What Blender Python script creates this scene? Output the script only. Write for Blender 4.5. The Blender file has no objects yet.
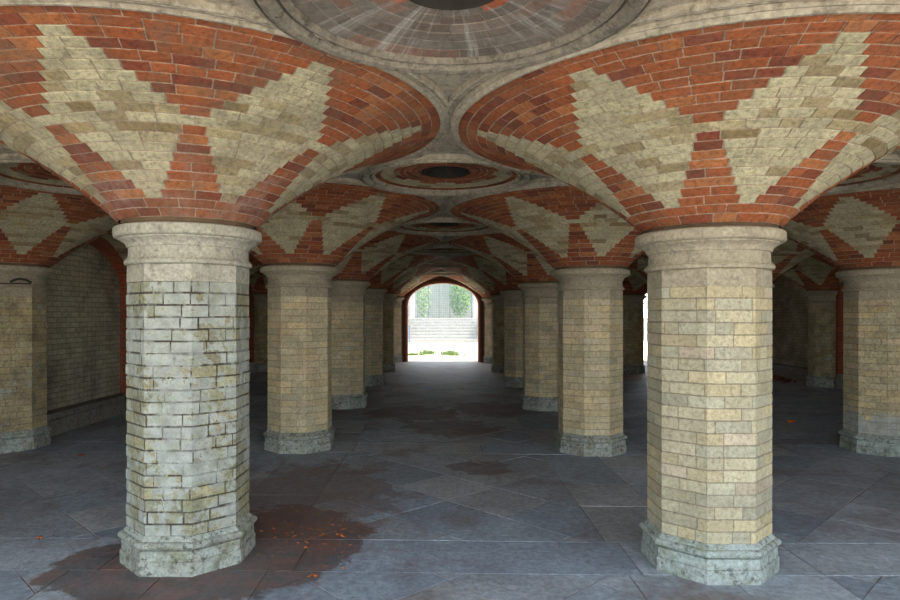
import bpy, math, random
from mathutils import Vector
PI = math.pi
C = bpy.context.scene.collection
S = 3.5                       # bay size (m)
Y1 = 4.37                     # first row of columns in front of the camera
Y0 = Y1 - S
YE = Y1 + 5*S                 # far end wall
XL, XR = -5.25, 8.75
CAPTOP, CROWN = 2.165, 2.925

def dz(x):                    # the old floor has settled slightly towards the right
    return -0.02*math.tanh(x/1.5)

# ------------------------------------------------------------------ materials
def mat(name):
    m = bpy.data.materials.new(name); m.use_nodes = True
    nt = m.node_tree; b = nt.nodes['Principled BSDF']
    b.inputs['Specular IOR Level'].default_value = 0.3
    return m, nt, b
def N(nt, typ, **kw):
    n = nt.nodes.new(typ)
    for k, v in kw.items():
        if k in n.inputs.keys(): n.inputs[k].default_value = v
        else: setattr(n, k, v)
    return n
def noise(nt, vec, scale, detail=5, rough=.6, dist=0):
    n = N(nt, 'ShaderNodeTexNoise'); n.inputs['Scale'].default_value = scale
    n.inputs['Detail'].default_value = detail; n.inputs['Roughness'].default_value = rough
    n.inputs['Distortion'].default_value = dist
    if vec: nt.links.new(vec, n.inputs['Vector'])
    return n.outputs['Fac']
def ramp(nt, fac, stops):
    r = N(nt, 'ShaderNodeValToRGB'); e = r.color_ramp.elements
    while len(e) < len(stops): e.new(.5)
    for q, (p, c) in zip(e, stops):
        q.position = p; q.color = (c if isinstance(c, tuple) else (c, c, c)) + (1,)
    nt.links.new(fac, r.inputs['Fac']); return r.outputs['Color']
def mix(nt, fac, a, b, mode='MIX'):
    m = N(nt, 'ShaderNodeMix'); m.data_type = 'RGBA'; m.blend_type = mode
    for s, v in ((m.inputs[0], fac), (m.inputs[6], a), (m.inputs[7], b)):
        if isinstance(v, (int, float)): s.default_value = v
        elif isinstance(v, tuple): s.default_value = v + (1,)
        else: nt.links.new(v, s)
    return m.outputs[2]
def math_(nt, op, a, b=None, c=None):
    m = N(nt, 'ShaderNodeMath'); m.operation = op; m.use_clamp = False
    for i, v in enumerate((a, b, c)):
        if v is None: continue
        if isinstance(v, (int, float)): m.inputs[i].default_value = v
        else: nt.links.new(v, m.inputs[i])
    return m.outputs[0]
def bump(nt, b, h, strength, dist=.01):
    bp = N(nt, 'ShaderNodeBump'); bp.inputs['Strength'].default_value = strength
    bp.inputs['Distance'].default_value = dist
    nt.links.new(h, bp.inputs['Height']); nt.links.new(bp.outputs[0], b.inputs['Normal'])
def coords(nt, kind='Object'):
    return N(nt, 'ShaderNodeTexCoord').outputs[kind]
def position(nt):
    return N(nt, 'ShaderNodeNewGeometry').outputs['Position']
def sep(nt, v):
    s = N(nt, 'ShaderNodeSeparateXYZ'); nt.links.new(v, s.inputs[0]); return s.outputs

def brick_attr_mat(name, paint=0.0, grime=.35, paint_col=(.44, .47, .425), fade=False, tint=(1, 1, 1), low=None, moss=0, joint_dark=0, mott=1):
    """bricks carry their own colour in an attribute; paint = share of surface still under old limewash"""
    m, nt, b = mat(name)
    at = N(nt, 'ShaderNodeAttribute'); at.attribute_name = 'col'
    P = position(nt)
    n1 = noise(nt, P, 38, 6, .65); n2 = noise(nt, P, 5.5, 5, .6); n3 = noise(nt, P, 150, 3, .6)
    col = mix(nt, 1, at.outputs['Color'], ramp(nt, n1, [(.3, 1-.48*mott), (.5, 1.0), (.72, 1+.28*mott)]), 'MULTIPLY')
    col = mix(nt, 1, col, tint, 'MULTIPLY')
    g = ramp(nt, n2, [(.42, 0), (.72, 1)])
    col = mix(nt, math_(nt, 'MULTIPLY', g, grime), col, (.13, .115, .085))
    speck = ramp(nt, n3, [(.58, 0), (.66, 1)])
    col = mix(nt, math_(nt, 'MULTIPLY', speck, .5), col, (.10, .09, .07))
    z = sep(nt, P)[2]
    if fade:
        f = math_(nt, 'MULTIPLY', ramp(nt, z, [(0, 1), (1, 1)]), 1.0)
        zz = math_(nt, 'MULTIPLY_ADD', z, -2.6, 7.0)              # salts strongest just above the capital
        f = math_(nt, 'MULTIPLY', ramp(nt, zz, [(0, 0), (1, 1)]), ramp(nt, noise(nt, P, 3.3, 5, .6), [(.46, 0), (.60, .5)]))
        f = math_(nt, 'MULTIPLY', f, ramp(nt, noise(nt, P, 18, 6, .7), [(.35, 0), (.6, 1)]))
        col = mix(nt, f, col, (.36, .27, .23))
    if joint_dark:
        at3 = N(nt, 'ShaderNodeAttribute'); at3.attribute_name = 'joint'
        col = mix(nt, math_(nt, 'MULTIPLY', at3.outputs['Fac'], joint_dark), col, (.055, .045, .035))
    if paint > 0:
        pn = noise(nt, P, 3.1, 9, .76, .4)
        pf = noise(nt, P, 26, 4, .6)
        v = math_(nt, 'MULTIPLY_ADD', pf, .35, pn)
        if low is not None:                                       # paint survives only low down
            v = math_(nt, 'ADD', v, math_(nt, 'MULTIPLY', math_(nt, 'SUBTRACT', low, z), 1.1))
        t = .86 - paint*.42
        f = ramp(nt, v, [(max(t-.012, 0), 0), (min(t+.012, 1), 1)])
        at2 = N(nt, 'ShaderNodeAttribute'); at2.attribute_name = 'joint'
        jf = math_(nt, 'MULTIPLY', at2.outputs['Fac'], ramp(nt, noise(nt, P, 5, 5, .65), [(.42, .1), (.58, 1)]))
        f = math_(nt, 'MULTIPLY', f, math_(nt, 'SUBTRACT', 1.0, jf))
        f = math_(nt, 'MULTIPLY', f, ramp(nt, noise(nt, P, 62, 5, .7), [(.33, 0), (.40, 1)]))
        pc = mix(nt, ramp(nt, noise(nt, P, 13, 6, .7), [(.35, 0), (.68, 1)]), paint_col, tuple(c*.6 for c in paint_col))
        col = mix(nt, math_(nt, 'MULTIPLY', f, .93), col, pc)
    if moss:
        mf = math_(nt, 'MULTIPLY', ramp(nt, noise(nt, P, 7, 6, .7), [(.5, 0), (.62, 1)]), moss)
        col = mix(nt, mf, col, (.17, .19, .10))
    nt.links.new(col, b.inputs['Base Color']); b.inputs['Roughness'].default_value = .88
    bump(nt, b, math_(nt, 'ADD', n1, math_(nt, 'MULTIPLY', n3, .35)), .8, .014)
    return m

def stone_mat(name, base=(.50, .465, .38), dark=(.17, .155, .12), amt=.5, green=0, blackspots=.0, blue=0, scale=1):
    m, nt, b = mat(name); P = position(nt)
    n1 = noise(nt, P, 6*scale, 8, .7, .3); n2 = noise(nt, P, 45*scale, 5, .65); n3 = noise(nt, P, 17*scale, 7, .75)
    col = mix(nt, ramp(nt, n1, [(.3, 0), (.75, 1)]), base, tuple(c*.78 for c in base))
    col = mix(nt, math_(nt, 'MULTIPLY', ramp(nt, n3, [(.50, 0), (.64, 1)]), amt), col, dark)
    if green:
        col = mix(nt, math_(nt, 'MULTIPLY', ramp(nt, noise(nt, P, 9, 7, .7), [(.48, 0), (.6, 1)]), green), col, (.20, .22, .12))
    if blue:
        col = mix(nt, math_(nt, 'MULTIPLY', ramp(nt, noise(nt, P, 5, 7, .7), [(.42, 0), (.58, 1)]), blue), col, (.42, .50, .47))
    col = mix(nt, 1, col, ramp(nt, n2, [(.32, .72), (.66, 1.16)]), 'MULTIPLY')
    big = math_(nt, 'MULTIPLY', ramp(nt, noise(nt, P, 3.1*scale, 9, .74, .5), [(.50, 0), (.66, 1)]), amt*.6)
    col = mix(nt, big, col, tuple(c*1.6 for c in dark))
    if blackspots:
        col = mix(nt, math_(nt, 'MULTIPLY', ramp(nt, noise(nt, P, 24, 7, .78), [(.54, 0), (.60, 1)]), blackspots), col, (.06, .06, .05))
    nt.links.new(col, b.inputs['Base Color']); b.inputs['Roughness'].default_value = .85
    bump(nt, b, math_(nt, 'ADD', n3, math_(nt, 'MULTIPLY', n2, .5)), .7, .02)
    return m

def brick_tex_mat(name, c1, c2, mortar, bw=.225, rh=.075, grime=.5, dark=(.05, .048, .035), dscale=1.2, patch=0):
    m, nt, b = mat(name)
    uv = N(nt, 'ShaderNodeUVMap'); uv.uv_map = 'UVMap'
    br = N(nt, 'ShaderNodeTexBrick'); nt.links.new(uv.outputs[0], br.inputs['Vector'])
    br.inputs['Color1'].default_value = c1+(1,); br.inputs['Color2'].default_value = c2+(1,)
    br.inputs['Mortar'].default_value = mortar+(1,)
    br.inputs['Scale'].default_value = 1; br.inputs['Mortar Size'].default_value = .006
    br.inputs['Brick Width'].default_value = bw; br.inputs['Row Height'].default_value = rh
    P = position(nt); n1 = noise(nt, P, 30, 6, .65); n2 = noise(nt, P, dscale, 6, .65, .3)
    col = mix(nt, 1, br.outputs['Color'], ramp(nt, n1, [(.25, .6), (.75, 1.25)]), 'MULTIPLY')
    col = mix(nt, math_(nt, 'MULTIPLY', ramp(nt, n2, [(.4, 0), (.62, 1)]), grime), col, dark)
    if patch:
        col = mix(nt, math_(nt, 'MULTIPLY', ramp(nt, noise(nt, P, 2.3, 8, .75), [(.56, 0), (.6, 1)]), patch), col, (.42, .42, .36))
    nt.links.new(col, b.inputs['Base Color']); b.inputs['Roughness'].default_value = .9
    h = math_(nt, 'ADD', math_(nt, 'MULTIPLY', br.outputs['Fac'], -1.2), n1)
    bump(nt, b, h, .6, .01)
    return m

def plain(name, c, rough=.8, var=.25, scale=8, metal=0):
    m, nt, b = mat(name); P = position(nt)
    n = noise(nt, P, scale, 5, .6)
    col = mix(nt, ramp(nt, n, [(.3, 0), (.7, 1)]), tuple(x*(1-var) for x in c), tuple(min(1, x*(1+var)) for x in c))
    nt.links.new(col, b.inputs['Base Color']); b.inputs['Roughness'].default_value = rough
    b.inputs['Metallic'].default_value = metal
    return m

M = {}
M['fan'] = brick_attr_mat('vault_brick', grime=.30)
M['fan_worn'] = brick_attr_mat('vault_brick_salted', grime=.55, fade=True)
M['shaft_white'] = brick_attr_mat('shaft_brick_limewashed', paint=.545, grime=.5, moss=.35, tint=(.64, .67, .62), joint_dark=.9)
M['shaft_clean'] = brick_attr_mat('shaft_brick_pale', grime=.26, tint=(.90, .875, .84), mott=.7)
M['shaft_tan'] = brick_attr_mat('shaft_brick_tan', grime=.28, tint=(1.14, 1.05, .94), mott=.7)
M['shaft_patch'] = brick_attr_mat('shaft_brick_patched', paint=.62, grime=.3, low=.35, tint=(1.0, .92, .80))
M['shaft_dirty'] = brick_attr_mat('shaft_brick_dirty', paint=.2, grime=.7, tint=(.88, .80, .64), paint_col=(.46, .48, .42))
M['stone'] = stone_mat('capital_stone', base=(.42, .37, .265), amt=.5)
M['stone_white'] = stone_mat('capital_stone_limewashed', base=(.47, .45, .36), amt=.65)
M['crown'] = stone_mat('crown_stone', base=(.43, .385, .30), dark=(.14, .12, .09), amt=.8, scale=.6)
M['base'] = stone_mat('base_stone', base=(.40, .41, .35), dark=(.08, .08, .06), amt=.85, green=.65, blackspots=.8, blue=.5)
M['base_blue'] = stone_mat('base_stone_bluish', base=(.38, .42, .39), dark=(.10, .11, .09), amt=.8, green=.7, blackspots=.7, blue=.6)
M['recess'] = plain('brown_bed_joint', (.13, .085, .05), .95)  # dark brown band between capital and fan
M['wall'] = brick_tex_mat('wall_brick', (.56, .51, .36), (.44, .40, .28), (.26, .23, .17), grime=.6, patch=.4, dscale=.9)
M['wall_red'] = brick_tex_mat('arch_red_brick', (.42, .10, .045), (.33, .075, .035), (.25, .16, .11), bw=.075, rh=.17, grime=.25)
M['arch_inner'] = brick_tex_mat('daylit_edge_arch_brick', (.52, .27, .16), (.45, .21, .12), (.40, .32, .25), bw=.075, rh=.17, grime=.15)  # daylight on the inner arch edge, put into a paler brick colour
M['arch_outer'] = brick_tex_mat('dark_arch_brick', (.25, .085, .05), (.19, .065, .04), (.18, .13, .10), bw=.075, rh=.17, grime=.4)
M['plinth'] = stone_mat('dark_plinth', base=(.26, .25, .21), dark=(.06, .06, .05), amt=.7)
M['iron'] = plain('rusty_iron', (.045, .035, .028), .6)
M['pit'] = plain('soot', (.03, .028, .025), 1)  # near-black lining of the ceiling holes

# floor
def floor_mat():
    m, nt, b = mat('york_stone_paving')
    at = N(nt, 'ShaderNodeAttribute'); at.attribute_name = 'col'
    P = position(nt); s = sep(nt, P)
    n1 = noise(nt, P, 2.2, 8, .65, .6); n2 = noise(nt, P, 22, 7, .7); n3 = noise(nt, P, 90, 4, .7)
    col = mix(nt, 1, at.outputs['Color'], ramp(nt, n1, [(.3, .72), (.7, 1.25)]), 'MULTIPLY')
    col = mix(nt, 1, col, ramp(nt, n2, [(.32, .66), (.68, 1.28)]), 'MULTIPLY')
    col = mix(nt, math_(nt, 'MULTIPLY', ramp(nt, noise(nt, P, 4.5, 9, .75, 1.2), [(.56, 0), (.62, 1)]), .30), col, (.42, .46, .48))
    col = mix(nt, math_(nt, 'MULTIPLY', ramp(nt, n3, [(.66, 0), (.74, 1)]), .4), col, (.30, .32, .32))
    # brick-dust stains
    rn = noise(nt, P, .9, 7, .68, .5)
    red = ramp(nt, rn, [(.52, 0), (.66, 1)])
    col = mix(nt, math_(nt, 'MULTIPLY', red, .62), col, (.155, .085, .062))
    # the big damp stain round the nearest left column
    def blob(cx, cy, rx, ry, w):
        dx = math_(nt, 'DIVIDE', math_(nt, 'SUBTRACT', s[0], cx), rx)
        dy = math_(nt, 'DIVIDE', math_(nt, 'SUBTRACT', s[1], cy), ry)
        d = math_(nt, 'SQRT', math_(nt, 'ADD', math_(nt, 'MULTIPLY', dx, dx), math_(nt, 'MULTIPLY', dy, dy)))
        d = math_(nt, 'ADD', d, math_(nt, 'MULTIPLY', math_(nt, 'SUBTRACT', noise(nt, P, 3.0, 8, .72), .5), 2.6*w))
        return ramp(nt, d, [(.90, 1), (.97, 0)])
    st = math_(nt, 'MAXIMUM', blob(-1.65, 4.15, .95, .62, .35), blob(-1.25, 4.65, .72, .85, .5))
    sc = mix(nt, ramp(nt, noise(nt, P, 5, 6, .7), [(.4, 0), (.62, 1)]), (.07, .06, .055), (.17, .075, .05))
    col = mix(nt, math_(nt, 'MULTIPLY', st, .78), col, sc)
    col = mix(nt, math_(nt, 'MULTIPLY', blob(-1.2, 5.7, .8, 1.3, .9), .5), col, (.17, .085, .06))
    for cx, cy, r in ((.35, 6.9, .35), (-.5, 10.6, .8), (.9, 11.2, .9), (.1, 9.3, .7)):
        col = mix(nt, math_(nt, 'MULTIPLY', blob(cx, cy, r, r, .8), .6), col, (.11, .055, .04))
    # sandy dust blown in at the far doorway
    fy = ramp(nt, math_(nt, 'MULTIPLY_ADD', math_(nt, 'SUBTRACT', s[1], 14.5), .2, math_(nt, 'SUBTRACT', n1, .5)), [(.0, 0), (.8, 1)])
    col = mix(nt, math_(nt, 'MULTIPLY', fy, .8), col, (.27, .19, .11))
    nt.links.new(col, b.inputs['Base Color'])
    rr = ramp(nt, n1, [(.3, .48), (.7, .72)]); nt.links.new(rr, b.inputs['Roughness'])
    b.inputs['Specular IOR Level'].default_value = .45
    bump(nt, b, math_(nt, 'ADD', n2, math_(nt, 'MULTIPLY', n3, .3)), .8, .016)
    return m
M['floor'] = floor_mat()
M['yard'] = plain('yard_ground', (.54, .46, .35), .9, .12, 1.5)
M['pale'] = stone_mat('sunlit_pale_stone', base=(.40, .385, .35), amt=.25, scale=.5)
M['leaf'] = plain('dead_leaf', (.45, .15, .04), .7, .3, 30)
M['green'] = plain('green_leaves', (.12, .20, .06), .7, .45, 3)
M['paleveg'] = plain('pale_green_leaves', (.20, .27, .13), .8, .3, 3)
M['mesh'] = plain('grey_green_painted_mesh', (.13, .20, .17), .5, .2, 5)
M['blue'] = plain('blue_paint', (.06, .14, .26), .5, .1, 5)
M['rubble'] = plain('brick_rubble', (.17, .045, .03), .9, .5, 20)
M['orange'] = plain('orange_foil', (.60, .17, .02), .35, .3, 60)

# ------------------------------------------------------------------ mesh helpers
class MB:
    def __init__(s): s.v = []; s.f = []; s.c = []; s.j = []; s.uv = []
    def face(s, pts, col=(1, 1, 1), joint=0, uv=None):
        i = len(s.v); s.v += [tuple(p) for p in pts]; s.f.append(tuple(range(i, i+len(pts))))
        s.c.append(col); s.j.append(joint); s.uv.append(uv)
    def grid(s, rows, col=(1, 1, 1), joint=0, closed=False, flip=False, cols=None):
        i = len(s.v); n = len(rows[0])
        for r in rows: s.v += [tuple(p) for p in r]
        for a in range(len(rows)-1):
            for k in range(n if closed else n-1):
                k2 = (k+1) % n
                q = (i+a*n+k, i+a*n+k2, i+(a+1)*n+k2, i+(a+1)*n+k)
                s.f.append(q[::-1] if flip else q); s.c.append(cols[a] if cols else col); s.j.append(joint); s.uv.append(None)
    def box(s, x0, x1, y0, y1, z0, z1, col=(1, 1, 1)):
        p = [(x0, y0, z0), (x1, y0, z0), (x1, y1, z0), (x0, y1, z0), (x0, y0, z1), (x1, y0, z1), (x1, y1, z1), (x0, y1, z1)]
        for f in ((0, 3, 2, 1), (4, 5, 6, 7)): s.face([p[k] for k in f], col, uv=[(p[k][0], p[k][1]) for k in f])
        for f in ((0, 1, 5, 4), (2, 3, 7, 6)): s.face([p[k] for k in f], col, uv=[(p[k][0], p[k][2]) for k in f])
        for f in ((1, 2, 6, 5), (3, 0, 4, 7)): s.face([p[k] for k in f], col, uv=[(p[k][1], p[k][2]) for k in f])
    def tube(s, pts, r, n=8):
        pts = [Vector(p) for p in pts]; rows = []
        for k, p in enumerate(pts):
            d = (pts[min(k+1, len(pts)-1)]-pts[max(k-1, 0)]).normalized()
            a = d.cross(Vector((0, 0, 1)) if abs(d.z) < .9 else Vector((1, 0, 0))).normalized(); b_ = d.cross(a)
            rows.append([p+a*r*math.cos(t*2*PI/n)+b_*r*math.sin(t*2*PI/n) for t in range(n)])
        s.grid(rows, closed=True)
        s.face(rows[0][::-1]); s.face(rows[-1])
    def mesh(s, name, smooth=False, m=None, merge=False):
        me = bpy.data.meshes.new(name); me.from_pydata(s.v, [], s.f)
        a = me.attributes.new('col', 'FLOAT_COLOR', 'CORNER'); b = me.attributes.new('joint', 'FLOAT', 'FACE')
        cols = []
        for f, c in zip(s.f, s.c): cols += list(c+(1,))*len(f)
        a.data.foreach_set('color', cols); b.data.foreach_set('value', [float(x) for x in s.j])
        if any(u for u in s.uv):
            uvl = me.uv_layers.new(name='UVMap'); q = []
            for f, u in zip(s.f, s.uv):
                for k in range(len(f)): q += list(u[k]) if u else [0, 0]
            uvl.data.foreach_set('uv', q)
        if smooth:
            me.polygons.foreach_set('use_smooth', [True]*len(me.polygons)); me.update(); me.set_sharp_from_angle(angle=.5)
        if m: me.materials.append(m)
        me.update(); return me

def link(name, me, parent=None, loc=(0, 0, 0), rz=0, m=None):
    o = bpy.data.objects.new(name, me); C.objects.link(o); o.parent = parent
    o.location = loc; o.rotation_euler = (0, 0, rz)
    if m:
        o.material_slots[0].link = 'OBJECT'; o.material_slots[0].material = m
    return o
def struct(name, mb, m, smooth=False, **k):
    o = link(name, mb.mesh(name, smooth, m), **k); o['kind'] = 'structure'; return o
def tag(o, label, cat, group=None, kind=None):
    o['label'] = label; o['category'] = cat
    if group: o['group'] = group
    if kind: o['kind'] = kind
    return o
def empty(name, loc=(0, 0, 0), rz=0):
    o = bpy.data.objects.new(name, None); C.objects.link(o); o.location = loc; o.rotation_euler = (0, 0, rz)
    o.empty_display_size = .2; return o
def simple(name, mb, m, label, cat, group=None, kind=None, smooth=False, **k):
    return tag(link(name, mb.mesh(name, smooth, m), **k), label, cat, group, kind)

def lathe(prof, n=64, a0=0, a1=2*PI, flip=False, mb=None, cx=0, cy=0):
    mb = mb or MB(); full = abs(a1-a0-2*PI) < 1e-6
    k = n if full else n+1
    rows = [[(cx+r*math.cos(a0+(a1-a0)*t/n), cy+r*math.sin(a0+(a1-a0)*t/n), z) for t in range(k)] for r, z in prof]
    mb.grid(rows, closed=full, flip=flip); return mb

def octpt(ap, k):   # k-th corner of an octagon with flats facing the axes
    r = ap/math.cos(PI/8); a = PI/8+k*PI/4
    return r*math.cos(a), r*math.sin(a)
def oct_loft(prof, mb=None):
    mb = mb or MB()
    rows = []
    for ap, z in prof: rows.append([octpt(ap, k)+(z,) for k in range(8)])
    for a in range(len(rows)-1):
        for k in range(8):
            k2 = (k+1) % 8
            mb.face([rows[a][k], rows[a][k2], rows[a+1][k2], rows[a+1][k]])
    mb.face(rows[0][::-1]); mb.face(rows[-1])
    return mb

rnd = random.Random(7)
MORTAR_C = (.30, .265, .20); MORTAR_R = (.40, .31, .235)
def cream(r=rnd):
    q = r.random()
    b = (.47, .425, .275) if q < .80 else ((.32, .26, .145) if q < .92 else (.42, .355, .21))
    v = r.uniform(.88, 1.10); return tuple(c*v for c in b)
def redc(r=rnd):
    q = r.random()
    b = (.30, .088, .031) if q < .66 else ((.205, .055, .028) if q < .85 else (.37, .135, .05))
    v = r.uniform(.86, 1.12); return tuple(c*v for c in b)

def brick(mb, P, u0, u1, v0, v1, h, col, us=None, n=2, ju=0, jv=0, r=rnd):
    """one brick on a curved surface P(u,v,off): raised face and four sloping sides"""
    us = us or [u0+ju+(u1-u0-2*ju)*k/n for k in range(n+1)]
    h = h*r.uniform(.75, 1.2); t = r.uniform(-.12, .12)*(v1-v0)*.25
    va, vb = v0+jv+r.uniform(-.025, .025), v1-jv+r.uniform(-.025, .025)
    jt = [r.uniform(-.02, .02)*(v1-v0) for _ in us]
    e = .25
    top_a = [P(u, va+(vb-va)*.03+q, h) for u, q in zip(us, jt)]; top_b = [P(u, vb-(vb-va)*.03+q, h) for u, q in zip(us, jt)]
    bot_a = [P(u, va-(vb-va)*.02, 0) for u in us]; bot_b = [P(u, vb+(vb-va)*.02, 0) for u in us]
    mb.grid([bot_a, top_a, top_b, bot_b], cols=[col, col, col])
    mb.face([bot_a[0], top_a[0], top_b[0], bot_b[0]][::-1], col)
    mb.face([bot_a[-1], top_a[-1], top_b[-1], bot_b[-1]], col)

# ------------------------------------------------------------------ the fan of a vault
R0, R1, Z0, Z1 = .430, 1.688, 2.195, 2.895
NC = 21
def fan_prof(t):      # t 0..1 by course
    u = t
    r = R0+(R1-R0)*u**1.06
    z = Z0+(Z1-Z0)*(1.52*u-.52*u*u)
    return r, z
TAB = [fan_prof(k/200) for k in range(201)]
LEN = [0]
for k in range(200): LEN.append(LEN[-1]+math.dist(TAB[k], TAB[k+1]))
def fan_rz(v):        # v = course number (arc length)
    L = v/NC*LEN[-1]; k = 0
    L = max(0, min(LEN[-1]-1e-9, L))
    lo, hi = 0, 200
    while hi-lo > 1:
        m_ = (lo+hi)//2
        if LEN[m_] <= L: lo = m_
        else: hi = m_
    f = (L-LEN[lo])/(LEN[lo+1]-LEN[lo])
    a, b = TAB[lo], TAB[lo+1]
    r, z = a[0]+(b[0]-a[0])*f, a[1]+(b[1]-a[1])*f
    d = math.dist(a, b); return r, z, (b[1]-a[1])/d, -(b[0]-a[0])/d
def fan_P(a, v, off):
    r, z, nr, nz = fan_rz(v)
    r += nr*off; z += nz*off
    return (r*math.cos(a), r*math.sin(a), z)

def fan_mesh(name, a0=0, a1=2*PI, seed=1):
    r_ = random.Random(seed); mb = MB(); full = a1-a0 > 6.28
    H = .0065
    # mortar bed
    n = int(96*(a1-a0)/(2*PI)); k = n if full else n+1
    rows = [[fan_P(a0+(a1-a0)*t/n, v*.5, H*.35) for t in range(k)] for v in range(0, NC*2+1)]
    for i in range(NC*2):
        c = MORTAR_R
        mb.grid([rows[i], rows[i+1]], c, joint=1, closed=full)
    rm = fan_rz(10.5)[0]; r9 = fan_rz(9.5)[0]; r11 = fan_rz(11.5)[0]
    def split(lo, hi, n):
        e = [lo+(hi-lo)*q/n for q in range(n+1)]
        for q in range(1, n): e[q] += (hi-lo)/n*r_.uniform(-.2, .2)
        return list(zip(e[:-1], e[1:]))
    for i in range(NC):
        r, z, _, _ = fan_rz(i+.5)
        ja = .0042/r; sec = PI/4
        # half width (angle) of the pale lozenge on this course
        if i < 2 or i > 18: hw = 0
        elif i < 10: hw = (.05+(r9*PI/8-.06-.05)*(i-2)/7)/r
        elif i == 10: hw = PI/8
        else: hw = (.066+(r11*PI/8-.075-.066)*(18-i)/7)/r
        segs = []
        if hw == 0:
            nb = max(12, round(2*PI*r/.165/8)*8); da = 2*PI/nb; o = da*.5*(i % 2)
            e = [o+q*da+(r_.uniform(-.18, .18)*da if q else 0) for q in range(nb)]; e.append(e[0]+2*PI)
            for q in range(nb): segs.append((e[q], e[q+1], 0))
        else:
            hw = min(hw, PI/8)
            for s_ in range(8):
                c = s_*sec
                nb = max(1, round(2*hw*r/.150 + (.3 if i % 2 else -.3)))
                segs += [(p, q, 1) for p, q in split(c-hw, c+hw, nb)]
                g = sec-2*hw
                if g*r > .03:
                    nb = max(1, round(g*r/.155 + (.3 if i % 2 else -.3)))
                    segs += [(p, q, 0) for p, q in split(c+hw, c+hw+g, nb)]
        for (b0, b1, pale) in segs:
            mid = ((b0+b1)/2) % (2*PI)
            if not full:
                m0 = (mid-a0) % (2*PI)
                if m0 > a1-a0: continue
            col = cream(r_) if pale else redc(r_)
            if pale and 8 < i < 13 and r_.random() < .3: col = tuple(c*k for c, k in zip(col, (.78, .72, .62)))
            nn = 1 if (b1-b0) < .12 else (2 if (b1-b0) < .3 else 3)
            brick(mb, fan_P, b0, b1, i, i+1, H, col, n=nn, ju=ja, jv=.055, r=r_)
    return mb.mesh(name, m=M['fan'])

FAN = {'full': fan_mesh('vault_fan', seed=3), 'full2': fan_mesh('vault_fan_b', seed=5),
       'half': fan_mesh('vault_fan_half', -PI/2, PI/2, 9), 'quarter': fan_mesh('vault_fan_quarter', 0, PI/2, 11)}
def rim_mesh(name, a0, a1):
    prof = [(1.681, 2.905), (1.679, 2.885), (1.690, 2.872), (1.705, 2.872), (1.715, 2.882), (1.722, 2.892), (1.733, 2.892), (1.737, 2.93)]
    mb = lathe(prof, 96 if a1-a0 > 6 else 48, a0, a1, flip=True); return mb.mesh(name, True, M['crown'])
RIM = {'full': rim_mesh('rim', 0, 2*PI), 'half': rim_mesh('rim_half', -PI/2, PI/2), 'quarter': rim_mesh('rim_quarter', 0, PI/2)}

# ------------------------------------------------------------------ column
AP = .350
def shaft_mesh(name, seed, rough=0):
    r_ = random.Random(seed); mb = MB(); side = 2*AP*math.tan(PI/8); per = 8*side; H = .005
    rows = 21; z0, z1 = .232, 1.81; rh = (z1-z0)/rows
    def P(u, v, off):
        u = u % per; k = int(u//side); f = u/side-k
        ax, ay = octpt(AP+off, k); bx, by = octpt(AP+off, (k+1) % 8)
        return (ax+(bx-ax)*f, ay+(by-ay)*f, z0+v*rh)
    oct_loft([(AP+.0015, z0-.01), (AP+.0015, z1+.01)], mb)
    for i in range(len(mb.c)): mb.c[i] = MORTAR_C; mb.j[i] = 1
    tints = [((.50, .47, .33), .5), ((.54, .48, .31), .24), ((.46, .45, .34), .18), ((.54, .475, .355), .08)]
    for i in range(rows):
        u = (0 if i % 2 else -.112)+r_.choice((0, 0, .11)); end = u+per
        while u < end-.02:
            L = r_.choice((.224, .224, .224, .112, .168))*r_.uniform(.97, 1.03)
            if end-(u+L) < .08: L = end-u
            gp = .0032+rough*r_.uniform(.0, .004); a, b = u+gp, u+L-gp; HH = H*(1+rough*r_.uniform(-.5, .6))
            q = r_.random(); acc = 0
            for c, w in tints:
                acc += w
                if q <= acc: break
            v = r_.uniform(.85, 1.12); c = tuple(x*v for x in c)
            us = [a]; kk = math.floor(a/side)+1
            while kk*side < b-1e-4:
                if kk*side > a+1e-4: us.append(kk*side)
                kk += 1
            us.append(b)
            # keep corner points exact: evaluate slightly inside
            brick(mb, P, a, b, i, i+1, HH, c, us=us, jv=.05+rough*r_.uniform(.0, .05), r=r_)
            u += L
    return mb.mesh(name, m=M['shaft_clean'])
SH = [shaft_mesh('shaft', 21), shaft_mesh('shaft_b', 22), shaft_mesh('shaft_c', 23)]
SHR = shaft_mesh('shaft_rough', 31, 1)
base_me = oct_loft([(.392, -.03), (.392, .086), (.383, .090), (.383, .150), (.368, .154), (.368, .162), (.396, .166), (.403, .178), (.403, .188), (.396, .199), (.384, .204), (.372, .205), (.366, .218), (.352, .234), (.32, .236)]).mesh('base', m=M['base'])
neck_me = oct_loft([(AP-.03, 1.80), (AP+.004, 1.808), (AP+.004, 1.885), (AP+.001, 1.925), (AP-.03, 1.93)]).mesh('neck_block', m=M['stone'])
def cap_mesh():
    p = [(.33, 1.915), (.378, 1.915), (.396, 1.921), (.402, 1.934), (.398, 1.946), (.388, 1.950), (.388, 1.958), (.378, 1.960), (.374, 2.028), (.384, 2.030),
         (.386, 2.040), (.391, 2.052), (.402, 2.064), (.418, 2.074), (.430, 2.080), (.430, 2.088), (.441, 2.089), (.452, 2.092), (.460, 2.097), (.4645, 2.105), (.465, 2.146), (.461, 2.155), (.450, 2.162), (.430, 2.165), (.1, 2.166)]
    return lathe(p, 72).mesh('capital', True, M['stone'])
cap_me = cap_mesh()
bed_me = lathe([(.40, 2.160), (.412, 2.163), (.418, 2.196), (.418, 2.21)], 64).mesh('bed_joint', True, M['recess'])

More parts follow.
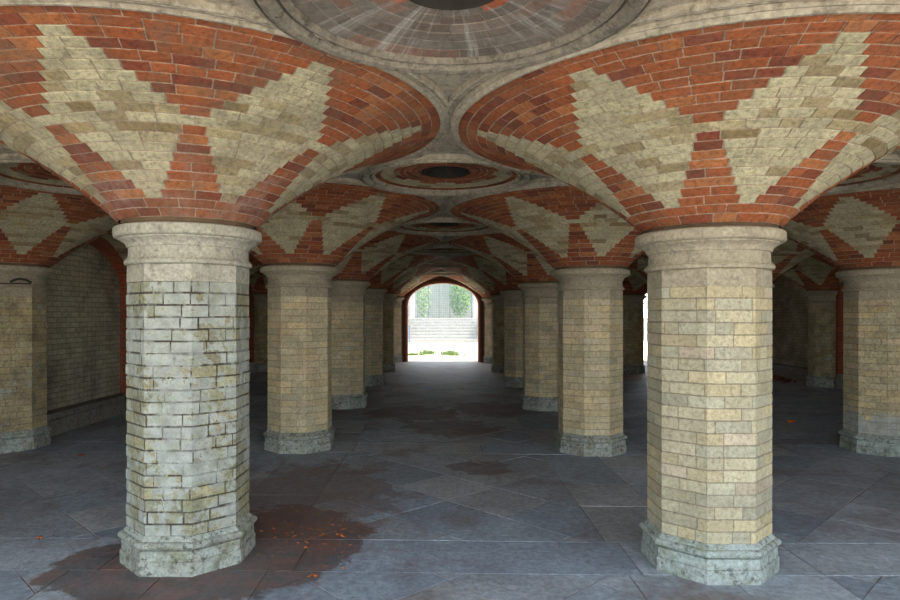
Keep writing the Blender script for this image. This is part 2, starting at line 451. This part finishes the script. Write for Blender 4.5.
NEAR = {-1.75: (-1.729, 4.37), 1.75: (1.722, 4.325)}
ORD = ['nearest', 'second', 'third', 'fourth', 'fifth', 'last']
def column(x, row, shaft_m, stone_m, base_m, label, wallside=None):
    y = Y1+(row-1)*S
    if row == 1 and abs(x) < 2: x, y = NEAR[x]
    t = tag(empty('brick_column' if wallside is None else 'wall_column', (x, y, dz(x))), label, 'column', 'octagonal brick columns' if wallside is None else 'brick columns engaged in the walls')
    i = (row*3+int(x*2+20)) % 3
    rz = (PI/2)*((row+int(x)) % 4)
    for nm, me, m, rr in (('base', base_me, base_m, rz), ('shaft', SHR if row == 1 and x < 0 and wallside is None else SH[i], shaft_m, rz), ('necking', neck_me, stone_m, 0), ('capital', cap_me, stone_m, 0)):
        link(nm, me, t, rz=rr, m=m)
    return t
def fan(x, row, kind, rz, label, m=None, seed2=False, zo=None):
    y = Y1+(row-1)*S
    if row == 1 and abs(x) < 2: x = {-1.75: -1.731, 1.75: 1.749}[x]
    t = tag(empty('vault_fan', (x, y, dz(x) if zo is None else zo), rz), label, 'vault', 'red and cream brick fan vaults')
    link('brick_fan', FAN['full2' if (kind == 'full' and seed2) else kind], t, m=m)
    link('rim_moulding', RIM[kind], t)
    link('bed_joint', bed_me, t)

side_txt = {-1.75: 'left of the central aisle', 1.75: 'right of the central aisle'}
for row in range(1, 6):
    for x in (-1.75, 1.75):
        sd = side_txt[x]
        if row == 1 and x < 0:
            column(x, 1, M['shaft_white'], M['stone_white'], M['base'], 'large foreground octagonal column with flaking white limewash, left of the aisle')
            fan(x, 1, 'full', 0, 'nearest brick fan vault, springing from the flaking whitewashed column, upper left', M['fan_worn'])
        elif row == 1:
            column(x, 1, M['shaft_clean'], M['stone'], M['base_blue'], 'large foreground octagonal column of clean pale yellow brick, right of the aisle')
            fan(x, 1, 'full', 0, 'nearest brick fan vault, springing from the clean pale column, upper right', None, True)
        else:
            w = ORD[row-1]
            d = {2: 'tan brick octagonal column with a green-stained base', 3: 'dim tan octagonal brick column', 4: 'dark narrow-looking octagonal column', 5: 'small far octagonal brick column in shadow'}[row]
            column(x, row, M['shaft_tan'] if row < 5 else M['shaft_dirty'], M['stone'], M['base'], f'{d}, {w} in the row {sd}')
            fan(x, row, 'full', PI/4*row if False else 0, f'red and cream fan vault over the {w} column {sd}', None, (row+(x > 0)) % 2 == 0)
for x in (-1.75, 1.75):
    sd = side_txt[x]
    column(x, 6, M['shaft_tan'], M['stone'], M['base'], f'column engaged in the far wall beside the daylit arch, {sd}', 'back')
    fan(x, 6, 'half', -PI/2, f'half fan vault against the far wall, {sd}')
for row in range(1, 7):
    w = ORD[row-1]
    # left wall line
    if row == 6:
        column(XL, row, M['shaft_dirty'], M['stone'], M['base'], 'column in the far left corner of the vault', 'left')
        fan(XL, row, 'quarter', -PI/2, 'quarter fan vault in the far left corner')
        column(XR, row, M['shaft_dirty'], M['stone'], M['base'], 'column in the far right corner of the vault', 'right')
        fan(XR, row, 'quarter', PI, 'quarter fan vault in the far right corner')
        column(5.25, row, M['shaft_dirty'], M['stone'], M['base'], 'column engaged in the far wall left of the side arch', 'back')
        fan(5.25, row, 'half', -PI/2, 'half fan vault against the far wall beside the side arch')
        continue
    lab = {2: 'mottled tan column with pale base, engaged in the left wall at the left frame edge', 5: 'dark far column at the left wall seen beside the whitewashed column'}.get(row, f'{w} column engaged in the left brick wall')
    column(XL, row, M['shaft_dirty'], M['stone'], M['base'], lab, 'left')
    fan(XL, row, 'half', 0, f'half fan vault over the {w} column of the left wall')
    lab = {2: 'tan brick column with white paint patches low down, at the right frame edge', 5: 'dark far column beside the bright slit, right of the central rows'}.get(row, f'{w} column of the right-hand outer row')
    column(5.25, row, M['shaft_patch'] if row == 2 else M['shaft_dirty'], M['stone'], M['base_blue'] if row == 2 else M['base'], lab)
    fan(5.25, row, 'full', 0, f'red and cream fan vault over the {w} column of the right-hand outer row', None, row % 2 == 0)
    lab = {4: 'dark column engaged in the right wall, seen deep in the right side bay'}.get(row, f'{w} column engaged in the right brick wall')
    column(XR, row, M['shaft_dirty'], M['stone'], M['base'], lab, 'right')
    fan(XR, row, 'half', PI, f'half fan vault over the {w} column of the right wall')

# ------------------------------------------------------------------ crown slab with round wells
mb = MB(); RH = .67; HOLE = .225; NSEG = 64
xs = [XL+S*i for i in range(5)]; ys = [Y0+S*i for i in range(7)]
for i in range(4):
    for j in range(6):
        cx, cy = xs[i]+S/2, ys[j]+S/2
        inner, outer, mid = [], [], []
        for k in range(NSEG):
            a = PI/4+2*PI*k/NSEG; c, s = math.cos(a), math.sin(a)
            q = S/2/max(abs(c), abs(s))
            outer.append((cx+c*q, cy+s*q, CROWN)); inner.append((cx+c*RH, cy+s*RH, CROWN)); mid.append((cx+c*RH, cy+s*RH, 3.12))
        mb.grid([mid, inner, outer], closed=True)
mb.box(XL-.6, XR+.6, Y0-.25, YE+.5, 3.12, 3.3)  # unseen top plate and front strip, added to keep sky light from leaking in
mb.box(XL-.6, XR+.6, Y0-.25, Y0, CROWN-.02, 3.12)
struct('ceiling', mb, M['crown'])

# raised Y-shaped mouldings and panels between fans: triangular recess frames on the crown
mbt = MB()
for X in xs:
    for Y in ys:
        lo, hi = (0, 2*PI)
        if X == XL: lo, hi = -PI/2, PI/2
        if X == XR: lo, hi = PI/2, 3*PI/2
        lathe([(1.728, 2.93), (1.738, 2.903), (1.744, 2.897), (1.760, 2.895), (1.764, 2.903), (1.772, 2.903), (1.776, 2.893), (1.790, 2.890), (1.800, 2.896), (1.803, 2.93)], 96 if hi-lo > 6 else 48, lo, hi, flip=True, mb=mbt, cx=X, cy=Y)
struct('trim_1', mbt, M['crown'], True)

# roundels
def roundel_disk(name, pattern, seed):
    r_ = random.Random(seed); mb = MB(); NR = 8 if pattern else 6
    def P(a, v, off):
        r = .668-(.668-HOLE)*v/NR; z = 2.915+.045*math.sin(PI/2*v/NR)
        return (r*math.cos(a), r*math.sin(a), z-off)
    rows = [[P(2*PI*t/64, v, .002) for t in range(64)] for v in range(NR+1)]
    for k in range(NR): mb.grid([rows[k], rows[k+1]], MORTAR_R if pattern else (.20, .18, .16), closed=True, joint=1)
    for i in range(NR):
        r = .668-(.668-HOLE)*(i+.5)/NR; nb = max(8, round(2*PI*r/(.15 if pattern else .19))); nb = nb//8*8 if pattern else nb; da = 2*PI/nb; o = da*.5*(i % 2)
        for q in range(nb):
            a = o+(q+.5)*da
            if pattern:
                ph = (a*8/(2*PI)) % 1
                pale = (i == 1) or (i == 2) or (i == 3 and .2 < ph < .8) or (i == 4 and .36 < ph < .64)
                if i == 2 and (ph < .12 or ph > .88) : pale = False
                c = cream(r_) if pale else redc(r_); c = tuple(x*.85 for x in c)
            else:
                b = r_.choice(((.165, .128, .105), (.185, .150, .125), (.15, .125, .105), (.20, .125, .095), (.16, .14, .12)))
                vv = r_.uniform(.8, 1.15); c = tuple(x*vv for x in b)
                if i == NR-1 : c = (.38, .10, .045) if r_.random() < .6 else c
            brick(mb, P, o+q*da, o+(q+1)*da, i, i+1, .005, c, n=2, ju=.004/r, jv=.05, r=r_)
    return mb.mesh(name, m=M['fan'])
D_dirty, D_pat = roundel_disk('roundel_disk_sooty', False, 4), roundel_disk('roundel_disk', True, 6)
def sooty_mat():
    m, nt, b = mat('sooty_roundel_brick')
    at = N(nt, 'ShaderNodeAttribute'); at.attribute_name = 'col'; P = position(nt); O = coords(nt)
    n1 = noise(nt, P, 30, 6, .65)
    col = mix(nt, 1, at.outputs['Color'], ramp(nt, n1, [(.25, .7), (.75, 1.3)]), 'MULTIPLY')
    s = sep(nt, O); ang = math_(nt, 'ARCTAN2', s[1], s[0])
    cb = N(nt, 'ShaderNodeCombineXYZ'); nt.links.new(math_(nt, 'MULTIPLY', ang, 4.0), cb.inputs[0]); nt.links.new(math_(nt, 'MULTIPLY', math_(nt, 'ADD', s[0], s[1]), .5), cb.inputs[1])
    st = ramp(nt, noise(nt, cb.outputs[0], 2.2, 6, .7), [(.52, 0), (.66, .7)])       # limey runs
    col = mix(nt, st, col, (.42, .42, .40))
    col = mix(nt, ramp(nt, noise(nt, P, 3.5, 6, .7), [(.5, 0), (.7, .5)]), col, (.09, .085, .08))
    nt.links.new(col, b.inputs['Base Color']); b.inputs['Roughness'].default_value = .9
    bump(nt, b, n1, .5, .01); return m
M['sooty'] = sooty_mat()
M['crown_sooty'] = stone_mat('sooty_crown_stone', base=(.27, .24, .19), dark=(.08, .07, .055), amt=.95)
ring_me = lathe([(.662, 2.945), (.664, 2.905), (.672, 2.892), (.684, 2.884), (.696, 2.886), (.698, 2.915), (.712, 2.918), (.716, 2.893), (.735, 2.872), (.762, 2.864), (.782, 2.870), (.785, 2.895), (.797, 2.898), (.800, 2.880), (.812, 2.884), (.818, 2.93)], 96, flip=True).mesh('ring_moulding', True, M['crown'])
well_me = lathe([(HOLE, 2.945), (HOLE-.012, 2.94), (HOLE-.015, 2.96), (HOLE-.02, 3.10), (.0005, 3.10)], 40, flip=True).mesh('well', True, M['pit'])
gb = MB()
for k in range(-4, 5):
    w = math.sqrt(max(0, .2**2-(k*.045)**2)); gb.box(k*.045-.005, k*.045+.005, -w, w, 3.03, 3.045)
grille_me = gb.mesh('grille', m=M['iron'])
cols_txt = ['left side bay', 'central aisle', 'right side aisle', 'outermost right bay']
for i in range(4):
    for j in range(6):
        cx, cy = xs[i]+S/2, ys[j]+S/2
        near = j == 0 and i == 1
        if j == 0 and i != 1: continue
        t = tag(empty('ceiling_roundel', (cx, cy, 0)), 'large sooty grey brick roundel with a dark hole, top centre of the photo' if near else
                f'round red and cream brick panel with dark hole, {ORD[j-1]} bay back, {cols_txt[i]}' if j < 5 else f'round ceiling panel nearest the far wall, {cols_txt[i]}', 'ceiling roundel', 'round panels in the vault crown')
        link('brick_panel', D_dirty if near else D_pat, t, m=M['sooty'] if near else None, rz=PI/8 if not near else 0)
        link('ring_moulding', ring_me, t, m=M['crown_sooty'] if near else None); w = link('vent_hole', well_me, t); link('grille', grille_me, w)

# ------------------------------------------------------------------ walls with arches
HW, ZS, RISE = 1.20, 1.93, .74
def arch_pts(hw, rise, n=28, zs=ZS):
    p = [(-hw, 0)]
    for k in range(n+1):
        a = PI-PI*k/n; p.append((hw*math.cos(a), zs+rise*math.sin(a)))
    p.append((hw, 0)); return p
def wall_bay(mb, T, d0, d1, hw, rise, through=True):
    """a bay 3.5 m wide in local (u, depth, z) with an arched opening, front face at depth d0"""
    ap = arch_pts(hw, rise); H = CROWN+.19
    def q(pts, dd):
        mb.face([T(u, dd, z) for u, z in pts], uv=[(u, z) for u, z in pts])
    for dd in (d0, d1):
        q([(-1.75, 0), (-hw, 0), (-hw, ZS), (-1.75, ZS)], dd); q([(hw, 0), (1.75, 0), (1.75, ZS), (hw, ZS)], dd)
        q([(-1.75, ZS), (-hw, ZS), (-hw, H), (-1.75, H)], dd); q([(hw, ZS), (1.75, ZS), (1.75, H), (hw, H)], dd)
        for a, b in zip(ap[1:-2], ap[2:-1]):
            q([a, b, (b[0], H), (a[0], H)], dd)
    L = 0
    for a, b in zip(ap[:-1], ap[1:]):
        l = math.dist(a, b)
        mb.face([T(a[0], d0, a[1]), T(b[0], d0, b[1]), T(b[0], d1, b[1]), T(a[0], d1, a[1])], uv=[(d0, L), (d0, L+l), (d1, L+l), (d1, L)]); L += l
def ring(T, hw0, rise0, hw1, rise1, d0, d1):
    mb = MB(); A, B = arch_pts(hw0, rise0), arch_pts(hw1, rise1); L = 0
    for k in range(len(A)-1):
        l = math.dist(A[k], A[k+1])
        w = hw1-hw0
        for dd in (d0, d1):
            mb.face([T(A[k][0], dd, A[k][1]), T(A[k+1][0], dd, A[k+1][1]), T(B[k+1][0], dd, B[k+1][1]), T(B[k][0], dd, B[k][1])], uv=[(L, 0), (L+l, 0), (L+l, w), (L, w)])
        for Q, ww in ((A, 0), (B, w)):
            mb.face([T(Q[k][0], d0, Q[k][1]), T(Q[k+1][0], d0, Q[k+1][1]), T(Q[k+1][0], d1, Q[k+1][1]), T(Q[k][0], d1, Q[k][1])], uv=[(L, 0), (L+l, 0), (L+l, d1-d0), (L, d1-d0)])
        L += l
    return mb
# side walls
for nm, X, sg in (('wall_left', XL, -1), ('wall_right', XR, 1)):
    mb = MB()
    for j in range(6):
        cy = ys[j]+S/2
        T = lambda u, d, z: (X+sg*d, cy+u, z)
        wall_bay(mb, T, 0, .17, 1.36, RISE+.13)
    x0, x1 = sorted((X+sg*.17, X+sg*.65)); mb.box(x0, x1, Y0, YE+.6, -.05, 3.12)
    struct(nm, mb, M['wall'])
    pb = MB()
    x0, x1 = sorted((X+sg*-.10, X+sg*.2))
    for j in range(6):
        a, b = ys[j]+.44, ys[j+1]-.44
        pb.box(x0, x1, a, b, -.03, .22); x2, x3 = sorted((X+sg*-.05, X+sg*.2)); pb.box(x2, x3, a, b, .22, .30)
    struct('baseboard_left' if sg < 0 else 'baseboard_right', pb, M['plinth'])
    for j in range(1, 6):
        cy = ys[j]+S/2
        T = lambda u, d, z: (X+sg*d, cy+u, z)
        simple('brick_arch', ring(T, 1.275, RISE+.04, 1.375, RISE+.14, -.03, .17), M['wall_red'],
               f'blind red brick arch on the {"left" if sg < 0 else "right"} wall, {ORD[j-1]} bay from the front columns', 'arch', 'blind arches along the side walls', 'structure')
# end wall
mb = MB(); pb = MB()
for i in range(4):
    cx = xs[i]+S/2; T = lambda u, d, z: (cx+u, YE+d, z)
    wall_bay(mb, T, .0, .5, 1.33 if i in (1, 3) else 1.33, RISE+.12)
    if i in (0, 2): mb.box(cx-1.4, cx+1.4, YE+.2, YE+.5, -.05, 2.9)
    if i in (1, 3):
        rn = empty('doorway_arch', (0, 0, 0))
        tag(rn, 'moulded red brick arch framing the bright exit to the steps' if i == 1 else 'red brick arch of the side exit, seen as a bright slit', 'arch', kind='structure')
        link('outer_order', ring(T, 1.265, RISE+.065, 1.36, RISE+.15, -.05, .5).mesh('outer_order', m=M['arch_outer']), rn)
        link('middle_order', ring(T, 1.225, RISE+.025, 1.265, RISE+.065, .0, .5).mesh('middle_order', m=M['wall_red']), rn)
        link('inner_order', ring(T, 1.19, RISE-.01, 1.225, RISE+.025, .10, .5).mesh('inner_order', m=M['arch_inner']), rn)
    else:
        simple('brick_arch', ring(T, HW, RISE, 1.345, RISE+.135, -.03, .2), M['wall_red'], f'blind red brick arch in the far wall, {"left" if i == 0 else "right"} of the daylit exit', 'arch', 'blind arches in the far wall', 'structure')
struct('wall_back', mb, M['wall'])

# ------------------------------------------------------------------ paving
def clip(poly, a, b, c):      # keep a*x+b*y<=c
    out = []
    for k in range(len(poly)):
        p, q = poly[k], poly[(k+1) % len(poly)]
        dp, dq = a*p[0]+b*p[1]-c, a*q[0]+b*q[1]-c
        if dp <= 0: out.append(p)
        if dp*dq < 0:
            t = dp/(dp-dq); out.append((p[0]+(q[0]-p[0])*t, p[1]+(q[1]-p[1])*t))
    return out
def area(p): return .5*sum(p[k][0]*p[(k+1) % len(p)][1]-p[(k+1) % len(p)][0]*p[k][1] for k in range(len(p)))
fr = random.Random(12)
fl = MB()
def slab(poly):
    if len(poly) < 3 or abs(area(poly)) < .004: return
    if area(poly) < 0: poly = poly[::-1]
    g = fr.choice((.003, .004, .007))
    Q = poly
    n = len(poly)
    for k in range(n):
        p, q = poly[k], poly[(k+1) % n]
        l = math.dist(p, q)
        if l < 1e-5: continue
        nx, ny = (q[1]-p[1])/l, -(q[0]-p[0])/l
        Q = clip(Q, nx, ny, nx*p[0]+ny*p[1]-g)
        if len(Q) < 3: return
    base = fr.choice(((.285, .345, .405), (.33, .38, .43), (.255, .31, .375), (.345, .375, .40), (.30, .34, .385)))
    v = fr.uniform(.88, 1.12); col = tuple(c*v for c in base)
    h = fr.uniform(-.0012, .0012)
    top = [(x, y, dz(x)+h) for x, y in Q]; bot = [(x, y, dz(x)-.02) for x, y in Q]
    fl.face(top, col)
    for k in range(len(Q)):
        k2 = (k+1) % len(Q); fl.face([bot[k], bot[k2], top[k2], top[k]], col)
def rect(x0, x1, y0, y1): return [(x0, y0), (x1, y0), (x1, y1), (x0, y1)]
B = .29
for i in range(-1, 5):
    for j in range(0, 6):
        cx, cy = XL+S*(i+.5), ys[j]+S/2
        x0, x1, y0, y1 = cx-S/2+(.62 if True else 0), cx+S/2-.62, cy-S/2+B, cy+S/2-B
        # diagonal lattice, spacing .9 on the diagonal
        bx = rect(x0, x1, y0, y1); D = .45*math.sqrt(2)
        side = i != 1
        for a in range(-5, 6):
            # run direction alternates; merge cells along the run in side bays
            run = []
            b = -5
            while b < 6:
                L = fr.choice((1, 2, 3)) if side else 1
                # lattice cell in rotated coords (p,q): p across, q along
                p0, p1 = (a-.5)*D, (a+.5)*D; q0, q1 = (b-.5)*D, (b+L-.5)*D
                s2 = math.sqrt(.5); pts = []
                flipx = -1 if i >= 2 else 1
                for p, q in ((p0, q0), (p1, q0), (p1, q1), (p0, q1)):
                    pts.append((cx+flipx*(p+q)*s2, cy+(p-q)*s2))
                if area(pts) < 0: pts = pts[::-1]
                P_ = pts
                for c_ in ((1, 0, x1), (-1, 0, -x0), (0, 1, y1), (0, -1, -y0)):
                    P_ = clip(P_, *c_)
                    if len(P_) < 3: break
                if len(P_) >= 3: slab(P_)
                b += L
    # bands along the rows and beside the columns
for j in range(0, 7):
    y = ys[j]; x = XL-S
    if j == 1:
        for a_, b_ in ((XL-S, -7.2), (-7.2, -5.6), (-5.6, -4.3), (-4.3, -3.1), (-3.1, -2.2), (-2.2, -.97), (-.97, 1.22), (1.22, 2.36), (2.36, 3.9), (3.9, 5.2), (5.2, 7), (7, 8.9), (8.9, XR+S)):
            slab(rect(a_, b_, y-B, y+B))
        continue
    while x < XR+S:
        L = fr.uniform(.9, 2.1); x2 = min(x+L, XR+S+1)
        slab(rect(x, x2, y-B, y+B)); x = x2
for i in range(0, 5):
    X = xs[i]
    for j in range(0, 6):
        for sx in (-1, 1):
            a, b = sorted((X, X+sx*.62)); y = ys[j]+B; ye = ys[j+1]-B
            while y < ye-.05:
                L = fr.uniform(.6, 1.3); y2 = y+L if ye-(y+L) > .35 else ye
                slab(rect(a, b, y, y2)); y = y2
bed = [[(x, y, dz(x)-.004) for x in [XL-.3+k*.35 for k in range(int((XR-XL+.7)/.35)+1)]] for y in (Y0-S*.15, YE+.55)]
fl.grid(bed, (.20, .13, .095))
fl.mesh
fo = struct('floor', fl, M['floor'])

# yard on both ends
mb = MB(); mb.box(-40, 40, -30, Y0-S*.10, -.3, -.03); struct('ground_1', mb, M['yard'])
mb = MB(); mb.box(-30, 36, YE+.5, 75, -.3, -.005); struct('ground_2', mb, M['yard'])

# ------------------------------------------------------------------ beyond the exit
YS = 37.6
t = tag(empty('stone_staircase', (0, YS, 0)), 'broad weathered stone steps climbing outside the far arch', 'stairs')
for k in range(8):
    mb = MB(); r_ = random.Random(k)
    z0, z1 = k*.17, (k+1)*.17
    mb.box(-2.09, 2.29, k*.36, 8*.36+.1, z0, z1-.035); mb.box(-2.09, 2.29, k*.36-.03, 8*.36+.1, z1-.035, z1)
    link('step', mb.mesh('step', m=M['pale']), t)
for sx, nm in ((-1, 'left'), (1, 'right')):
    mb = MB(); a, b = sorted((.1+sx*2.2, .1+sx*8)); 
    mb.box(a, b, YS-.1, YS+3, -.1, 1.15); mb.box(a, b, YS-.16, YS+3, 1.15, 1.28)
    simple('parapet_wall', mb, M['pale'], f'pale stone wall flanking the outdoor steps on the {nm}', 'wall', 'walls beside the steps')
mb = MB(); mb.box(-14, 14, YS+3.02, YS+8.85, -.1, 1.34); simple('terrace', mb, M['pale'], 'pale raised terrace at the head of the outdoor steps', 'terrace')
mb = MB(); mb.box(-9, 9, YS+9, YS+9.4, 1.3, 8); mb.box(-9.1, 9.1, YS+8.9, YS+9.5, 4.2, 4.4); simple('boundary_wall', mb, M['pale'], 'tall pale weathered wall behind the fence beyond the steps', 'wall')
t = tag(empty('lattice_fence', (0, YS+6, 1.34)), 'tall lattice fence on the terrace above the outdoor steps', 'fence')
for k in range(6):
    mb = MB(); x = -1.65+k*.72; mb.box(x-.02, x+.02, -.03, .03, 0, 2.5); link('post', mb.mesh('post', m=M['mesh']), t)
mb = MB()
for k in range(30): 
    x = -1.65+k*.125; mb.box(x-.008, x+.008, -.01, .01, .05, 2.45)
for k in range(16):
    z = .08+k*.155; mb.box(-1.65, 1.98, -.008, .008, z-.007, z+.007)
link('mesh_panel', mb.mesh('mesh_panel', m=M['mesh']), t)
for x, lab in ((2.22, 'slim pale brick pier right of the lattice fence'), (-2.0, 'slim pale pier left of the lattice fence')):
    mb = MB(); mb.box(x-.16, x+.16, YS+5.8, YS+6.15, 1.34, 4.3); mb.box(x-.21, x+.21, YS+5.75, YS+6.2, 4.3, 4.42)
    simple('gate_pier', mb, M['pale'], lab, 'pier')
def foliage(cx, cy, cz, rx, ry, rz, n, size, seed):
    r_ = random.Random(seed); mb = MB()
    for k in range(n):
        while True:
            p = Vector((r_.uniform(-1, 1), r_.uniform(-1, 1), r_.uniform(-1, 1)))
            if p.length < 1: break
        c = Vector((cx+p.x*rx, cy+p.y*ry, cz+p.z*rz)); a = Vector((r_.uniform(-1, 1), r_.uniform(-1, 1), r_.uniform(-1, 1))).normalized()
        b_ = a.orthogonal().normalized(); l = size*r_.uniform(.6, 1.3)
        mb.face([c-a*l, c-b_*l*.4, c+a*l, c+b_*l*.4])
    return mb
for (x, y, z, rx, ry, rz, n, m_, lab, sd) in (
    (1.25, YS+7.6, 2.87, .8, .6, 1.5, 1500, 'green', 'dense green bush behind the right half of the lattice fence', 1),
    (-1.3, YS+7.6, 2.86, .55, .5, 1.55, 700, 'paleveg', 'pale climbing ivy behind the left half of the lattice fence', 2),
    (.1, YS+8.45, 4.9, 2.4, .42, .45, 700, 'paleveg', 'pale green hedge top overhanging the boundary wall', 3)):
    simple('shrub', foliage(x, y, z, rx, ry, rz, n, .09, sd), M[m_], lab, 'shrub', 'greenery beyond the steps')
for k, (px, py, n, lab) in enumerate(((-1.15, 25.6, 160, 'low green weed clump on the pale ground, left outside the exit'), (-.6, 26.5, 120, 'tall thin weed clump just left of the exit centre outside'), (.25, 26.0, 120, 'small weed clump in the middle of the exit, outside'), (.5, 25.3, 50, 'tiny weed tuft right of centre outside the exit'))):
    mb = MB(); r_ = random.Random(k+30)
    for q in range(n):
        x, y = px+r_.gauss(0, .18 if k else .35), py+r_.gauss(0, .2); h = r_.uniform(.05, .22 if k else .12); dx = r_.uniform(-.05, .05)
        mb.face([(x-.012, y, -.005), (x+.012, y, -.005), (x+dx+.004, y, h), (x+dx-.004, y, h)])
        mb.face([(x+dx-.03, y, h*.7), (x+dx, y-.012, h*.8), (x+dx+.03, y, h*.75), (x+dx, y+.012, h*.7)])
    simple('weed_clump', mb, M['green'], lab, 'weeds', 'weeds outside the exit', 'stuff')
t = tag(empty('handrail', (-1.86, 36.9, 0)), 'short blue metal handrail at the foot of the outdoor steps', 'handrail')
mb = MB(); mb.tube([(-.0, 0, 0), (0, 0, .95)], .03); mb2 = MB(); mb2.tube([(-.25, 0, .95), (.03, 0, .95)], .03); mb3 = MB(); mb3.tube([(-.25, 0, 0), (-.25, 0, .95)], .03)
link('post', mb.mesh('post', m=M['blue']), t); link('rail', mb2.mesh('rail', m=M['blue']), t); link('post', mb3.mesh('post', m=M['blue']), t)

# ------------------------------------------------------------------ small things on the floor
def leaf(x, y, s, lab, sd):
    r_ = random.Random(sd); mb = MB(); n = 12; c = (0, 0, .014); pts = []
    for k in range(n):
        a = 2*PI*k/n; r = s*(1 if k % 2 else .6)*(1.4 if k == 1 else 1)*r_.uniform(.85, 1.15)
        pts.append((r*math.cos(a), r*.6*math.sin(a), .003+.02*abs(math.sin(a*1.5))*r_.random()))
    for k in range(n): mb.face([c, pts[k], pts[(k+1) % n]])
    simple('fallen_leaf', mb, M['leaf'], lab, 'leaf', 'dead leaves on the paving', loc=(x, y, dz(x)+.004), rz=r_.uniform(0, 6))
for q in ((-4.1, 7.35, .06, 'orange dead leaf beside the base of the left wall column', 1), (-3.55, 6.75, .035, 'tiny orange leaf on paving left of the whitewashed column', 2),
          (-2.9, 4.63, .04, 'orange leaf scrap near the lower left corner of the floor', 3), (-.78, 4.72, .05, 'orange leaf on the red stain right of the whitewashed column', 4),
          (-.83, 3.98, .035, 'small orange leaf on the slab edge near the bottom', 5)):
    leaf(*q)
mb = MB(); r_ = random.Random(77)
for k in range(70):
    x, y = r_.gauss(-1.0, .22), r_.gauss(4.75, .28); s_ = r_.uniform(.006, .02); a = r_.uniform(0, 6)
    z = dz(x)+.004
    mb.face([(x+s_*math.cos(a), y+s_*math.sin(a), z), (x-s_*math.sin(a), y+s_*math.cos(a)*.6, z+.006), (x-s_*math.cos(a), y-s_*math.sin(a), z), (x+s_*math.sin(a), y-s_*math.cos(a)*.6, z+.003)])
simple('leaf_litter', mb, M['leaf'], 'scatter of small orange leaf scraps right of the whitewashed column base', 'leaf litter', kind='stuff')
t = tag(empty('crushed_can', (5.23, 9.85, dz(5.2)+.0)), 'small orange crushed can lying alone on the dark floor at right', 'can')
mb = MB(); rows = []
for k, (r, x) in enumerate(((.02, -.07), (.034, -.065), (.038, -.03), (.028, 0), (.037, .03), (.034, .065), (.02, .07))):
    rows.append([(x, r*math.cos(a*PI/6), .034+r*.85*math.sin(a*PI/6)) for a in range(12)])
t.scale = (.68, .68, .68); mb.grid(rows, closed=True); mb.face(rows[0][::-1]); mb.face(rows[-1]); link('body', mb.mesh('body', True, M['orange']), t)
mb = MB(); rows = [[(x, .0355*math.cos(a*PI/6), .034+.031*math.sin(a*PI/6)) for a in range(12)] for x in (.01, .022)]; mb.grid(rows, closed=True); link('dark_band', mb.mesh('dark_band', True, M['iron']), t)
mb = MB(); r_ = random.Random(5)
for k in range(240):
    a = r_.gauss(0, .5); b_ = r_.gauss(0, .18); h = max(0, .16-abs(a)*.14-abs(b_)*.3)*r_.random()
    s_ = r_.uniform(.015, .05); x, y, z = 8.25+b_, 16.9+a, dz(8)+h
    mb.box(x-s_, x+s_*.8, y-s_*.6, y+s_, z, z+s_)
simple('rubble_heap', mb, M['rubble'], 'low heap of red-brown rubble against the right wall plinth', 'rubble', kind='stuff')
mb = MB(); mb.tube([(XL+.30, 7.87-.46, 1.985), (XL+.34, 7.87-.44, 2.01), (XL+.38, 7.87-.42, 2.025), (XL+.42, 7.87-.36, 2.015), (XL+.44, 7.87-.30, 1.985)], .014, 8)
mb.tube([(XL+.0, 7.87-.50, 1.965), (XL+.2, 7.87-.47, 1.968), (XL+.44, 7.87-.30, 1.972)], .008, 6)
simple('cable', mb, M['iron'], 'looped black cable on the capital of the left wall column', 'cable', smooth=True)

# ------------------------------------------------------------------ light
w = bpy.data.worlds.new('World'); bpy.context.scene.world = w; w.use_nodes = True
nt = w.node_tree; bg = nt.nodes['Background']
tc = nt.nodes.new('ShaderNodeTexCoord'); sp = nt.nodes.new('ShaderNodeSeparateXYZ'); nt.links.new(tc.outputs['Generated'], sp.inputs[0])
rp = nt.nodes.new('ShaderNodeValToRGB'); nt.links.new(sp.outputs[2], rp.inputs[0])
rp.color_ramp.elements[0].color = (.92, .96, 1, 1); rp.color_ramp.elements[1].color = (.55, .74, 1, 1); rp.color_ramp.elements[1].position = .9
nt.links.new(rp.outputs[0], bg.inputs[0]); bg.inputs[1].default_value = 2.6
sl = bpy.data.lights.new('sun', 'SUN'); sl.energy = 9; sl.angle = .01; sl.color = (1, .93, .82)
so = bpy.data.objects.new('sun', sl); C.objects.link(so)
d = Vector((-.62, .05, -.85)); so.rotation_euler = d.to_track_quat('-Z', 'Y').to_euler(); so.location = (10, 0, 20)

# ------------------------------------------------------------------ camera
cd = bpy.data.cameras.new('camera'); cam = bpy.data.objects.new('camera', cd); C.objects.link(cam)
cam.location = (-.042, 0, 1.62); cam.rotation_euler = (PI/2, 0, 0)
cd.sensor_width = 36; cd.lens = 652/900*36; cd.shift_x = .0092; cd.shift_y = .0156; cd.clip_end = 200
sc = bpy.context.scene; sc.camera = cam
sc.view_settings.view_transform = 'Standard'; sc.view_settings.look = 'None'; sc.view_settings.gamma = 1; sc.view_settings.use_curve_mapping = False
sc.view_settings.exposure = .78
sc.cycles.max_bounces = 16; sc.cycles.diffuse_bounces = 10; sc.cycles.use_denoising = True
